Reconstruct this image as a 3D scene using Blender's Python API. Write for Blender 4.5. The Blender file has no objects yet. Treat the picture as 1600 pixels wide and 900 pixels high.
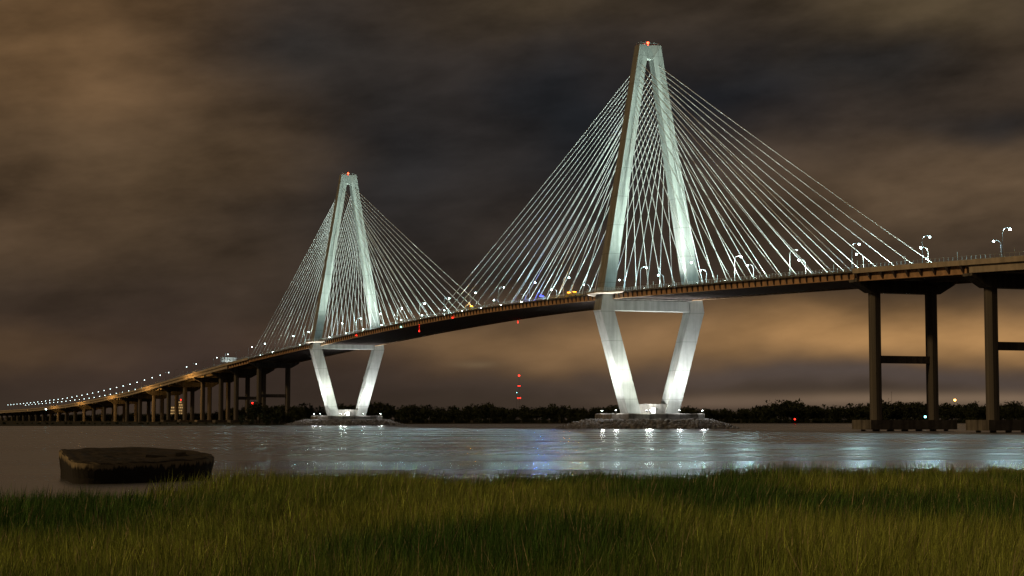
import bpy, bmesh, math, random
import numpy as np
from mathutils import Vector, Matrix, Euler
R = math.radians
scene = bpy.context.scene
COL = scene.collection

# ------------------------------------------------------------------ camera
CAM_H, PITCH, FPX = 3.9, 0.0717, 2870.0
cd = bpy.data.cameras.new('camera'); cam = bpy.data.objects.new('camera', cd); COL.objects.link(cam)
cd.sensor_width = 36.0; cd.lens = 36.0 * FPX / 1600.0
cd.clip_start = 0.5; cd.clip_end = 60000
cam.location = (0, 0, CAM_H); cam.rotation_euler = (math.pi / 2 + PITCH, 0, 0)
scene.camera = cam

# ------------------------------------------------------------------ view
scene.view_settings.view_transform = 'Standard'
scene.view_settings.look = 'None'
scene.view_settings.exposure = 0.0
scene.view_settings.gamma = 1.0
scene.view_settings.use_curve_mapping = False
scene.render.engine = 'CYCLES'
cy = scene.cycles
cy.use_denoising = True
cy.use_light_tree = True
cy.max_bounces = 5; cy.diffuse_bounces = 2; cy.glossy_bounces = 3
cy.caustics_reflective = False; cy.caustics_refractive = False
cy.sample_clamp_indirect = 4.0

# ------------------------------------------------------------------ night sky (cloud deck lit by the city)
def s2l(c):
    return tuple(((v / 255) / 12.92 if v <= 10 else ((v / 255 + .055) / 1.055) ** 2.4) for v in c)

world = bpy.data.worlds.new('World'); scene.world = world
world.use_nodes = True
nt = world.node_tree; N = nt.nodes; L = nt.links
for n in list(N): N.remove(n)
w_out = N.new('ShaderNodeOutputWorld'); bg = N.new('ShaderNodeBackground')
L.new(bg.outputs[0], w_out.inputs[0])
tc = N.new('ShaderNodeTexCoord')
sep = N.new('ShaderNodeSeparateXYZ'); L.new(tc.outputs['Generated'], sep.inputs[0])

def wm(op, a, b=None, c=None, clamp=False):
    n = N.new('ShaderNodeMath'); n.operation = op; n.use_clamp = clamp
    for i, v in enumerate((a, b, c)):
        if v is None: continue
        if isinstance(v, (int, float)): n.inputs[i].default_value = v
        else: L.new(v, n.inputs[i])
    return n.outputs[0]

az0 = wm('MULTIPLY', wm('ARCTAN2', sep.outputs[0], sep.outputs[1]), 180 / math.pi)
el0 = wm('MULTIPLY', wm('ARCSINE', sep.outputs[2]), 180 / math.pi)
def wnoise(sx, sy, sc, detail, rough, off=0.0, slant=0.0):
    cb = N.new('ShaderNodeCombineXYZ')
    L.new(wm('MULTIPLY', az0, sx), cb.inputs[0]); L.new(wm('MULTIPLY', wm('SUBTRACT', el0, wm('MULTIPLY', az0, slant)), sy), cb.inputs[1])
    cb.inputs[2].default_value = off
    t = N.new('ShaderNodeTexNoise'); t.inputs['Scale'].default_value = sc
    t.inputs['Detail'].default_value = detail; t.inputs['Roughness'].default_value = rough
    L.new(cb.outputs[0], t.inputs['Vector'])
    return t.outputs['Fac']
# soft warping so the cloud patches get uneven, drifting edges
wa = wnoise(.10, .22, 1.0, 3, .5, 1.7)
wb = wnoise(.16, .34, 1.0, 3, .5, 9.3)
az = wm('ADD', az0, wm('MULTIPLY', wm('SUBTRACT', wa, .5), 7.0))
el = wm('ADD', el0, wm('MULTIPLY', wm('SUBTRACT', wb, .5), 2.2))

def rgb(c):
    n = N.new('ShaderNodeRGB'); n.outputs[0].default_value = (*c, 1); return n.outputs[0]
def mixc(fac, a, b):
    n = N.new('ShaderNodeMix'); n.data_type = 'RGBA'
    L.new(fac, n.inputs['Factor']); L.new(a, n.inputs['A']); L.new(b, n.inputs['B'])
    return n.outputs['Result']
col = rgb(s2l((60, 52, 44)))
# cloud patches: azimuth, elevation, half widths (degrees), colour, amount
PATCH = [
    (-15.0, 12.0, 8.5, 5.0, (100, 79, 54), .90),
    (-10.8, 7.6, 5.0, 2.2, (88, 73, 54), .8),
    (-15.5, 6.0, 4.0, 2.0, (84, 69, 52), .6),
    (-3.4, 8.0, 4.2, 4.4, (38, 39, 41), .95),
    (-6.3, 11.6, 3.4, 2.2, (46, 46, 46), .88),
    (2.2, 9.4, 3.4, 2.9, (33, 37, 42), .97),
    (7.4, 9.9, 3.8, 1.8, (31, 36, 43), .97),
    (1.0, 12.6, 3.0, .9, (80, 70, 54), .7),
    (12.5, 12.4, 5.0, 1.3, (82, 72, 54), .8),
    (10.8, 10.7, 2.6, .8, (42, 43, 44), .9),
    (13.5, 7.2, 5.0, 1.9, (96, 81, 63), .9),
    (14.0, 9.2, 2.8, .6, (43, 42, 42), .92),
    (-9.0, 1.9, 9.0, 1.5, (62, 51, 46), .8),
    (-15.6, 2.3, 3.2, .5, (88, 70, 50), .6),
    (12.2, 2.42, 8.4, .86, (186, 147, 97), .94),
    (1.5, 2.6, 5.5, .85, (140, 113, 80), .85),
    (11.0, 1.12, 9.5, .42, (82, 74, 70), .95),
    (12.5, .62, 6.0, .22, (140, 122, 102), .8),
    (6.0, .5, 3.0, .2, (120, 104, 90), .5),
    (-1.75, 1.72, .5, .11, (112, 96, 74), .75),
]
for a0, e0, ra, re, c, amt in PATCH:
    x = wm('DIVIDE', wm('SUBTRACT', az, a0), ra); y = wm('DIVIDE', wm('SUBTRACT', el if re > .3 else el0, e0), re)
    d2 = wm('ADD', wm('MULTIPLY', x, x), wm('MULTIPLY', y, y))
    w = wm('MULTIPLY', wm('POWER', math.e, wm('MULTIPLY', d2, -1.0)), amt)
    col = mixc(w, col, rgb(s2l(c)))
streak = wnoise(.20, .56, 1.0, 6, .56, 4.2, .10)
big = wnoise(.13, .30, 1.0, 5, .55, 21.0, .05)
gain = wm('ADD', wm('MULTIPLY', streak, .75), wm('MULTIPLY', big, 1.0))
amp = wm('ADD', wm('MULTIPLY', wm('DIVIDE', el0, 6.0, clamp=True), 1.5), .75)
gain = wm('ADD', wm('MULTIPLY', wm('SUBTRACT', gain, .875), amp), 1.0)
gain = wm('MAXIMUM', gain, .45)
gm = N.new('ShaderNodeVectorMath'); gm.operation = 'SCALE'
L.new(col, gm.inputs[0]); L.new(gain, gm.inputs['Scale'])
sky = N.new('ShaderNodeTexSky'); sky.sky_type = 'NISHITA'; sky.sun_disc = False
SUN_EL, SUN_DIR = R(33.0), Vector((-.90, -.435, 0)).normalized()
sky.sun_elevation = R(-9.0); sky.sun_rotation = math.atan2(SUN_DIR.x, SUN_DIR.y)
sk = N.new('ShaderNodeVectorMath'); sk.operation = 'SCALE'; L.new(sky.outputs[0], sk.inputs[0]); sk.inputs['Scale'].default_value = .05
ad = N.new('ShaderNodeVectorMath'); ad.operation = 'ADD'
tn = N.new('ShaderNodeVectorMath'); tn.operation = 'MULTIPLY'; L.new(gm.outputs[0], tn.inputs[0]); tn.inputs[1].default_value = (.93, .85, .80)
L.new(tn.outputs[0], ad.inputs[0]); L.new(sk.outputs[0], ad.inputs[1])
L.new(ad.outputs[0], bg.inputs[0]); bg.inputs[1].default_value = 1.0

# ------------------------------------------------------------------ the low warm light of the town on the left bank
sd = bpy.data.lights.new('town_glow_sun', 'SUN'); sd.energy = 0.66; sd.angle = R(5); sd.color = (1.0, .63, .28)
so = bpy.data.objects.new('town_glow_sun', sd); COL.objects.link(so)
to_sun = Vector((SUN_DIR.x * math.cos(SUN_EL), SUN_DIR.y * math.cos(SUN_EL), math.sin(SUN_EL)))
so.rotation_euler = to_sun.to_track_quat('Z', 'Y').to_euler()

# ------------------------------------------------------------------ materials
def mat(name, color, rough=.8, var=.25, scale=.3, bump=0.0, bscale=2.0, metal=0.0, spec=.3, emit=None, estr=0.0, joints=None, grime=None):
    m = bpy.data.materials.new(name); m.use_nodes = True
    t = m.node_tree; b = t.nodes['Principled BSDF']
    b.inputs['Roughness'].default_value = rough; b.inputs['Metallic'].default_value = metal
    b.inputs['Specular IOR Level'].default_value = spec
    if emit:
        b.inputs['Base Color'].default_value = (*color, 1)
        b.inputs['Emission Color'].default_value = (*emit, 1); b.inputs['Emission Strength'].default_value = estr
        return m
    co = t.nodes.new('ShaderNodeTexCoord')
    no = t.nodes.new('ShaderNodeTexNoise'); no.inputs['Scale'].default_value = scale
    no.inputs['Detail'].default_value = 6; no.inputs['Roughness'].default_value = .65
    t.links.new(co.outputs['Object'], no.inputs['Vector'])
    mp = t.nodes.new('ShaderNodeMapRange'); mp.inputs['From Min'].default_value = .3; mp.inputs['From Max'].default_value = .7
    mp.inputs['To Min'].default_value = 1 - var; mp.inputs['To Max'].default_value = 1 + var
    t.links.new(no.outputs['Fac'], mp.inputs['Value'])
    fac = mp.outputs[0]
    def M(op, a, b2, clamp=False):
        n = t.nodes.new('ShaderNodeMath'); n.operation = op; n.use_clamp = clamp
        for i, v in enumerate((a, b2)):
            if isinstance(v, (int, float)): n.inputs[i].default_value = v
            else: t.links.new(v, n.inputs[i])
        return n.outputs[0]
    sp = None
    if joints or grime:
        sp = t.nodes.new('ShaderNodeSeparateXYZ'); t.links.new(co.outputs['Object'], sp.inputs[0])
    hgt = no.outputs['Fac']
    if joints:                                   # thin casting joints every few metres of height
        fr = M('FRACT', M('DIVIDE', sp.outputs[2], joints), 0)
        j = M('LESS_THAN', fr, .022)
        fac = M('MULTIPLY', fac, M('SUBTRACT', 1.0, M('MULTIPLY', j, .3)))
        hgt = M('SUBTRACT', hgt, M('MULTIPLY', j, .3))
    if grime:                                    # rain streaks running down
        mpn = t.nodes.new('ShaderNodeMapping'); mpn.inputs['Scale'].default_value = (.55, .55, .035)
        t.links.new(co.outputs['Object'], mpn.inputs[0])
        gn = t.nodes.new('ShaderNodeTexNoise'); gn.inputs['Scale'].default_value = 1.0; gn.inputs['Detail'].default_value = 5
        t.links.new(mpn.outputs[0], gn.inputs['Vector'])
        g = t.nodes.new('ShaderNodeMapRange'); g.inputs['From Min'].default_value = .42; g.inputs['From Max'].default_value = .68
        g.inputs['To Min'].default_value = 1.0; g.inputs['To Max'].default_value = 1 - grime
        t.links.new(gn.outputs['Fac'], g.inputs['Value'])
        fac = M('MULTIPLY', fac, g.outputs[0])
    vm = t.nodes.new('ShaderNodeVectorMath'); vm.operation = 'SCALE'; vm.inputs[0].default_value = color
    t.links.new(fac, vm.inputs['Scale']); t.links.new(vm.outputs[0], b.inputs['Base Color'])
    if bump:
        n2 = t.nodes.new('ShaderNodeTexNoise'); n2.inputs['Scale'].default_value = bscale; n2.inputs['Detail'].default_value = 5
        t.links.new(co.outputs['Object'], n2.inputs['Vector'])
        bp = t.nodes.new('ShaderNodeBump'); bp.inputs['Strength'].default_value = bump; bp.inputs['Distance'].default_value = .2
        t.links.new(M('ADD', n2.outputs['Fac'], hgt), bp.inputs['Height']); t.links.new(bp.outputs[0], b.inputs['Normal'])
    return m

MT = dict(
    tower=mat('tower_concrete', (.29, .305, .285), .85, .14, .12, .25, .8, joints=13.0, grime=.26),
    pier=mat('pier_concrete', (.20, .19, .17), .9, .3, .25, .3, 1.0, grime=.55),
    deck=mat('deck_concrete', (.16, .16, .15), .9, .2, .3, .2, 1.0),
    fascia=mat('fascia_concrete', (.56, .50, .40), .85, .2, .15, .2, 1.0, grime=.25),
    steel=mat('girder_paint', (.62, .41, .24), .6, .22, .4, .1, 2.0, grime=.3),
    bracket=mat('bracket_painted_shade', (.07, .055, .05), .6, .3, .5),  # girder paint darkened, so the brackets read as shaded verticals
    beam=mat('floor_beam_paint', (.16, .13, .12), .6, .3, .5),
    cable=mat('cable_sheath', (.66, .67, .66), .45, .05, .5, spec=.5),
    rail=mat('galvanised_rail', (.60, .66, .63), .45, .1, 1.0, metal=.3),
    post=mat('lamp_post_metal', (.24, .25, .25), .4, .1, 1.0, metal=.6),
    dark=mat('dark_housing', (.03, .03, .03), .5, .1, 1.0),
    rock=mat('riprap_rock', (.17, .17, .17), .95, .6, .5, .6, 2.0),
    mud=mat('marsh_mud', (.045, .036, .024), .8, .4, .4, .5, 2.0),
    land=mat('bank_marsh', (.035, .034, .018), .95, .5, .05, .4, .3),
    tree=mat('tree_leaves', (.03, .04, .018), .9, .5, .05),
    sign=mat('sign_panel_back', (.62, .64, .63), .5, .08, .4),
    carw=mat('car_paint_white', (.7, .7, .7), .3, .03, 1, spec=.5),
    cary=mat('truck_paint_yellow', (.65, .42, .05), .35, .05, 1, spec=.5),
    tyre=mat('tyre_rubber', (.02, .02, .02), .9, .1, 3),
    glass=mat('car_glass', (.02, .025, .03), .08, .05, 1, spec=.6),
    bldg=mat('building_wall', (.45, .40, .33), .9, .15, .1),
    lens=mat('lamp_lens_lit', (.9, .9, .9), emit=(.70, 1.0, 1.0), estr=26),
    lensfar=mat('far_lamp_lens_lit', (.9, .9, .9), emit=(.75, 1.0, 1.0), estr=9),
    lensoff=mat('lamp_lens_off', (.5, .52, .52), .3, .05, 1, spec=.6),
    flood=mat('flood_lens_lit', (.9, .9, .9), emit=(.86, 1.0, .95), estr=60),
    red=mat('red_lens_lit', (.6, .02, .01), emit=(1.0, .018, .010), estr=9),
    redb=mat('red_beacon_lit', (.6, .05, .02), emit=(1.0, .05, .015), estr=14),
    green=mat('green_lens_lit', (.05, .5, .35), emit=(.25, 1.0, .75), estr=12),
    blue=mat('blue_lens_lit', (.02, .05, .6), emit=(.007, .012, 1.0), estr=34),
    amber=mat('amber_lens_lit', (.6, .3, .02), emit=(1.0, .36, .02), estr=9),
    sodium=mat('sodium_lens_lit', (.7, .4, .1), emit=(1.0, .45, .08), estr=12),
    warmwin=mat('lit_window_pane', (.5, .4, .2), emit=(1.0, .62, .25), estr=.55),
    cyan=mat('cyan_lens_lit', (.3, .6, .6), emit=(.25, .95, 1.0), estr=8),
    door=mat('lit_doorway_panel', (.9, .9, .9), emit=(.95, 1.0, .95), estr=1.6),
)

# ------------------------------------------------------------------ mesh helpers
class MB:
    def __init__(s): s.v = []; s.f = []; s.mi = []
    def add(s, vs, fs, mi=0):
        o = len(s.v); s.v += [tuple(p) for p in vs]; s.f += [tuple(i + o for i in f) for f in fs]; s.mi += [mi] * len(fs)
    def box(s, x0, x1, y0, y1, z0, z1, mi=0):
        s.add([(x0, y0, z0), (x1, y0, z0), (x1, y1, z0), (x0, y1, z0), (x0, y0, z1), (x1, y0, z1), (x1, y1, z1), (x0, y1, z1)],
              [(0, 3, 2, 1), (4, 5, 6, 7), (0, 1, 5, 4), (1, 2, 6, 5), (2, 3, 7, 6), (3, 0, 4, 7)], mi)
    def loft(s, loops, cap0=True, cap1=True, mi=0):
        n = len(loops[0]); vs = [p for lp in loops for p in lp]; fs = []
        for k in range(len(loops) - 1):
            for i in range(n):
                j = (i + 1) % n
                fs.append((k * n + i, k * n + j, (k + 1) * n + j, (k + 1) * n + i))
        if cap0: fs.append(tuple(reversed(range(n))))
        if cap1: fs.append(tuple(range((len(loops) - 1) * n, len(loops) * n)))
        s.add(vs, fs, mi)
    def tube(s, p, q, r0, r1=None, n=6, mi=0):
        p, q = Vector(p), Vector(q); r1 = r0 if r1 is None else r1
        d = (q - p).normalized(); u = d.orthogonal().normalized(); w = d.cross(u)
        lo = [[tuple(c + (u * math.cos(2 * math.pi * i / n) + w * math.sin(2 * math.pi * i / n)) * r) for i in range(n)] for c, r in ((p, r0), (q, r1))]
        s.loft(lo, mi=mi)
    def path(s, pts, rs, n=6, mi=0):
        for k in range(len(pts) - 1): s.tube(pts[k], pts[k + 1], rs[k], rs[k + 1], n, mi)
    def sheath(s, pts, rs, n=8):
        d = (Vector(pts[-1]) - Vector(pts[0])).normalized(); u = d.orthogonal().normalized(); w = d.cross(u)
        s.loft([[tuple(Vector(p) + (u * math.cos(2 * math.pi * i / n) + w * math.sin(2 * math.pi * i / n)) * r) for i in range(n)] for p, r in zip(pts, rs)], False, False)
    def ball(s, c, r, rz=None, mi=0, seg=8, rings=5):
        rz = rz or r; loops = []
        for k in range(1, rings):
            a = -math.pi / 2 + math.pi * k / rings
            loops.append([(c[0] + r * math.cos(a) * math.cos(2 * math.pi * i / seg), c[1] + r * math.cos(a) * math.sin(2 * math.pi * i / seg), c[2] + rz * math.sin(a)) for i in range(seg)])
        s.loft(loops, mi=mi)
    def mesh(s, name, mats, smooth=False):
        me = bpy.data.meshes.new(name); me.from_pydata(s.v, [], s.f)
        for m in (mats if isinstance(mats, (list, tuple)) else [mats]): me.materials.append(m)
        if any(s.mi): me.polygons.foreach_set('material_index', s.mi)
        bm = bmesh.new(); bm.from_mesh(me); bmesh.ops.recalc_face_normals(bm, faces=bm.faces); bm.to_mesh(me); bm.free()
        if smooth: me.polygons.foreach_set('use_smooth', [True] * len(me.polygons))
        me.update(); return me
    def build(s, name, mats, parent=None, loc=(0, 0, 0), smooth=False):
        return put(name, s.mesh(name, mats, smooth), parent, loc)
def put(name, me, parent=None, loc=(0, 0, 0), rot=(0, 0, 0), scale=None):
    o = bpy.data.objects.new(name, me); COL.objects.link(o); o.parent = parent; o.location = loc; o.rotation_euler = rot
    if scale: o.scale = scale
    return o
def thing(name, label, cat, loc=(0, 0, 0), rz=0, group=None, scale_x=1.0):
    o = bpy.data.objects.new(name, None); COL.objects.link(o); o.location = loc; o.rotation_euler = (0, 0, rz); o.empty_display_size = .5; o.scale = (scale_x, 1, 1)
    return tag(o, label, cat, group)
def tag(o, label=None, cat=None, group=None, kind=None):
    if label: o['label'] = label
    if cat: o['category'] = cat
    if group: o['group'] = group
    if kind: o['kind'] = kind
    return o
def light(name, kind, energy, color, loc, aim=None, radius=.3, cone=60, blend=.5, parent=None):
    d = bpy.data.lights.new(name, kind); d.energy = energy; d.color = color; d.shadow_soft_size = radius
    if kind == 'SPOT': d.spot_size = R(cone); d.spot_blend = blend
    o = bpy.data.objects.new(name, d); COL.objects.link(o); o.parent = parent; o.location = loc
    if aim is not None: o.rotation_euler = (Vector(aim) - Vector(loc)).to_track_quat('-Z', 'Y').to_euler()
    return o
ONES = 'first second third fourth fifth sixth seventh eighth ninth tenth eleventh twelfth thirteenth fourteenth fifteenth sixteenth seventeenth eighteenth nineteenth'.split()
TENS = {2: ('twenty', 'twentieth'), 3: ('thirty', 'thirtieth'), 4: ('forty', 'fortieth'), 5: ('fifty', 'fiftieth'), 6: ('sixty', 'sixtieth'), 7: ('seventy', 'seventieth')}
def nth(n):
    if n < 20: return ONES[n - 1]
    t, u = divmod(n, 10); return TENS[t][1] if u == 0 else TENS[t][0] + '-' + ONES[u - 1]

# ------------------------------------------------------------------ bridge frame: x = across the deck, y = along the axis, near tower at y = 0
BO = Vector((62.0, 828.0, 0)); BA = 0.3778; SF = 478.0
BM = Matrix.Translation(BO) @ Matrix.Rotation(BA, 4, 'Z')
def W(l, s, z): return BM @ Vector((l, s, z))
PS = [-420, -297, -265, -189, -92, 0, 36, 116, 165, 213, 330, 474, 657, 768, 897, 1047, 1225, 1439, 1701, 2030, 2457, 2900]
PZ = [47.5, 51.8, 53.0, 55.6, 58.4, 60.9, 61.6, 62.8, 63.0, 62.8, 61.2, 57.9, 53.2, 49.6, 45.0, 39.4, 32.9, 27.6, 22.8, 20.0, 18.6, 18.0]
def _smooth_profile():
    g = np.arange(-420, 2901, 5.0); z = np.interp(g, PS, PZ)
    k = np.ones(17) / 17; zp = np.pad(z, 8, mode='edge'); z2 = np.convolve(zp, k, 'valid'); z2[:8] = z[:8]; z2[-8:] = z[-8:]
    return g, z2
PG, PZZ = _smooth_profile()
def zt(s): return float(np.interp(s, PG, PZZ))

# ------------------------------------------------------------------ water, banks, marsh
def water_material():
    m = bpy.data.materials.new('river_water'); m.use_nodes = True; t = m.node_tree; b = t.nodes['Principled BSDF']
    b.inputs['Base Color'].default_value = (.040, .040, .038, 1); b.inputs['IOR'].default_value = 1.45
    co = t.nodes.new('ShaderNodeTexCoord')
    def noise(sx, sy, detail=4):
        mp = t.nodes.new('ShaderNodeMapping'); mp.inputs['Scale'].default_value = (sx, sy, 1); t.links.new(co.outputs['Object'], mp.inputs[0])
        n = t.nodes.new('ShaderNodeTexNoise'); n.inputs['Scale'].default_value = 1; n.inputs['Detail'].default_value = detail
        t.links.new(mp.outputs[0], n.inputs['Vector']); return n.outputs['Fac']
    # slicks and rippled patches drifting with the current
    slick = noise(.0045, .034, 6)
    r = t.nodes.new('ShaderNodeMapRange'); r.inputs['From Min'].default_value = .38; r.inputs['From Max'].default_value = .62
    r.inputs['To Min'].default_value = .20; r.inputs['To Max'].default_value = .34
    t.links.new(slick, r.inputs['Value']); t.links.new(r.outputs[0], b.inputs['Roughness'])
    rip = noise(.10, .16, 5)
    bp = t.nodes.new('ShaderNodeBump'); bp.inputs['Strength'].default_value = .012; bp.inputs['Distance'].default_value = 1.0
    t.links.new(rip, bp.inputs['Height']); t.links.new(bp.outputs[0], b.inputs['Normal'])
    gl = t.nodes.new('ShaderNodeBsdfGlossy'); gl.distribution = 'MULTI_GGX'; gl.inputs['Color'].default_value = (.86, .90, .93, 1)
    t.links.new(r.outputs[0], gl.inputs['Roughness']); t.links.new(bp.outputs[0], gl.inputs['Normal'])
    mx = t.nodes.new('ShaderNodeMixShader'); mx.inputs[0].default_value = .85
    t.links.new(b.outputs[0], mx.inputs[1]); t.links.new(gl.outputs[0], mx.inputs[2]); t.links.new(mx.outputs[0], t.nodes['Material Output'].inputs[0])
    return m
def gridmesh(name, xs, ys, zf, m):
    vs = [(x, y, zf(x, y)) for y in ys for x in xs]; n = len(xs)
    fs = [(j * n + i, j * n + i + 1, (j + 1) * n + i + 1, (j + 1) * n + i) for j in range(len(ys) - 1) for i in range(n - 1)]
    b = MB(); b.add(vs, fs); return b.build(name, m)
wx = list(np.linspace(-25000, 25000, 11)); wy = [-200, 0, 300, 1000, 3000, 8000, 20000, 40000]
tag(gridmesh('river_water', wx, wy, lambda x, y: 0.0, water_material()), kind='structure')

# far banks: the left bank under the approach comes nearer, the right one lies behind both towers
BANK = [(-3000, 1180), (-420, 1175), (-260, 1190), (-190, 1240), (-165, 1420), (-150, 1640), (-60, 1800), (150, 1950), (420, 2080), (900, 2150), (3000, 2200)]
def bank_y(x): return float(np.interp(x, [p[0] for p in BANK], [p[1] for p in BANK]))
b = MB(); xs = np.concatenate([np.linspace(-3000, -700, 12), np.linspace(-650, 1000, 90), np.linspace(1100, 3000, 12)])
rng = random.Random(5)
rows = []
for x in xs:
    y0 = bank_y(x) + rng.uniform(-7, 7)
    rows.append([(x, y0, -.4), (x, y0 + 8, .5), (x, y0 + 60, 1.0), (x, y0 + 500, 2.0), (x, y0 + 9000, 4.0)])
for i in range(len(rows) - 1):
    for k in range(4): b.add([rows[i][k], rows[i + 1][k], rows[i + 1][k + 1], rows[i][k + 1]], [(0, 1, 2, 3)])
tag(b.build('far_bank_ground', MT['land']), kind='structure')

# marsh ground in the foreground
MX = [-90, -60, -30, -19.4, -15.2, -13.5, -11.3, -6.7, 3.6, 15.4, 31.2, 60, 90]
MY = [44, 52, 64, 69.9, 79.5, 86.3, 93.2, 96.5, 102.6, 99.5, 112.6, 122, 130]
def edge(x): return float(np.interp(x, MX, MY)) + 2.2 * math.sin(x * .55) + 1.3 * math.sin(x * 1.3 + 2) + .9 * math.sin(x * 2.9 + 1)
def ground_z(x, y):
    d = edge(x) - y
    return (.35 if d > 4 else -.5 + .85 * max(0, (d + 2)) / 6 if d > -2 else -.5) + .10 * math.sin(x * .35 + y * .2) * (1 if d > 4 else 0)
tag(gridmesh('marsh_ground', list(np.linspace(-90, 90, 121)), list(np.linspace(-12, 134, 98)), ground_z, MT['mud']), kind='structure')

def grass_material():
    m = bpy.data.materials.new('marsh_grass_blades'); m.use_nodes = True; t = m.node_tree; b = t.nodes['Principled BSDF']
    at = t.nodes.new('ShaderNodeAttribute'); at.attribute_name = 'tint'
    t.links.new(at.outputs['Color'], b.inputs['Base Color'])
    b.inputs['Roughness'].default_value = .55; b.inputs['Specular IOR Level'].default_value = .25
    tr = t.nodes.new('ShaderNodeBsdfTranslucent'); t.links.new(at.outputs['Color'], tr.inputs['Color'])
    mx = t.nodes.new('ShaderNodeMixShader'); mx.inputs[0].default_value = .3
    t.links.new(b.outputs[0], mx.inputs[1]); t.links.new(tr.outputs[0], mx.inputs[2])
    t.links.new(mx.outputs[0], t.nodes['Material Output'].inputs[0])
    return m
def vnoise(x, y, seed):
    r = np.random.RandomState(seed); g = r.rand(64, 64)
    xi = np.floor(x).astype(int); yi = np.floor(y).astype(int); fx = x - xi; fy = y - yi
    fx = fx * fx * (3 - 2 * fx); fy = fy * fy * (3 - 2 * fy)
    a = g[xi % 64, yi % 64]; b_ = g[(xi + 1) % 64, yi % 64]; c = g[xi % 64, (yi + 1) % 64]; d = g[(xi + 1) % 64, (yi + 1) % 64]
    return (a * (1 - fx) + b_ * fx) * (1 - fy) + (c * (1 - fx) + d * fx) * fy
def build_grass():
    rs = np.random.RandomState(11); NB = 520000
    # tufts: centres first, then blades round each
    nt_ = NB // 7
    y = 20 * (130 / 20) ** rs.rand(nt_ * 2); x = (rs.rand(nt_ * 2) * 2 - 1) * (6 + y * .36)
    ed = np.array([edge(a) for a in x]); gaps = .6 * vnoise(x * .22, y * .11, 3) + .4 * vnoise(x * .8, y * .4, 5)
    keep = (y < ed - .2 + rs.normal(0, 1.3, len(y))) & (rs.rand(len(y)) < np.clip(-.12 + 2.0 * gaps, 0.04, 1))
    x, y = x[keep][:nt_], y[keep][:nt_]
    reps = 7; X = np.repeat(x, reps) + rs.normal(0, .16, len(x) * reps); Y = np.repeat(y, reps) + rs.normal(0, .22, len(x) * reps)
    tuft = np.repeat(rs.rand(len(x)), reps); n = len(X)
    ed = np.array([edge(a) for a in X])
    hn = vnoise(X * .16, Y * .085, 7); hn2 = vnoise(X * .7, Y * .35, 8)
    H = (.50 + .75 * hn + .42 * hn2 + .35 * (tuft - .5)) * rs.uniform(.55, 1.18, n)
    H *= np.clip((ed - Y + 2.0) / 4.5, .72, 1)
    wd = .0078 + .000115 * Y; wd *= rs.uniform(.6, 1.4, n)
    ang = rs.rand(n) * 2 * np.pi; lean = np.abs(rs.normal(0, .13, n)) + .02 + .5 * (rs.rand(n) < .04)
    lx = np.cos(ang) * lean + .05 + .16 * (vnoise(X * .1, Y * .06, 12) - .5); ly = np.sin(ang) * lean * .8
    Z0 = np.where(ed - Y > 4, .35, -.5 + .85 * np.clip(ed - Y + 2, 0, None) / 6) - .06
    fa = rs.rand(n) * np.pi; wxv = np.cos(fa) * wd; wyv = np.sin(fa) * wd
    bend = rs.uniform(.3, 1.3, n)
    P = np.zeros((n, 5, 3))
    P[:, 0] = np.c_[X - wxv, Y - wyv, Z0]; P[:, 1] = np.c_[X + wxv, Y + wyv, Z0]
    mx, my = X + lx * H * .42, Y + ly * H * .42
    P[:, 2] = np.c_[mx - wxv * .8, my - wyv * .8, Z0 + H * .58]; P[:, 3] = np.c_[mx + wxv * .8, my + wyv * .8, Z0 + H * .58]
    P[:, 4] = np.c_[X + lx * H * (1 + .6 * bend), Y + ly * H * (1 + .6 * bend), Z0 + H * (1 - .12 * bend * lean * 4)]
    me = bpy.data.meshes.new('marsh_grass')
    me.vertices.add(n * 5); me.vertices.foreach_set('co', P.reshape(-1).astype(np.float32))
    base = (np.arange(n) * 5)[:, None]
    loops = np.concatenate([base + np.array([0, 1, 3, 2]), base + np.array([2, 3, 4])], axis=1).reshape(-1)
    me.loops.add(n * 7); me.loops.foreach_set('vertex_index', loops.astype(np.int32))
    st = np.stack([np.arange(n) * 7, np.arange(n) * 7 + 4], axis=1).reshape(-1)
    me.polygons.add(n * 2); me.polygons.foreach_set('loop_start', st.astype(np.int32))
    me.update(calc_edges=True)
    # leaf colour: green to olive, some dry straw blades, in loose stands
    k = np.clip((vnoise(X * .13 + 9, Y * .075, 21) - .5) * 1.9 + .27 + vnoise(X * .5, Y * .3, 22) * .35 + rs.normal(0, .16, n), 0, 1)[:, None]
    c = np.array([.090, .205, .040]) * (1 - k) + np.array([.42, .50, .105]) * k
    dry = (rs.rand(n) < .08)[:, None]; c = np.where(dry, np.array([.50, .43, .25]), c) * np.exp(rs.normal(0, .45, (n, 1)))
    ca = me.color_attributes.new('tint', 'FLOAT_COLOR', 'POINT')
    cc = np.ones((n, 5, 4)); cc[:, :, :3] = c[:, None, :]
    ca.data.foreach_set('color', cc.reshape(-1).astype(np.float32))
    me.materials.append(grass_material())
    return tag(put('marsh_grass', me), 'tall green and straw marsh grass along the near bank', 'grass', kind='stuff')
build_grass()

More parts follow.
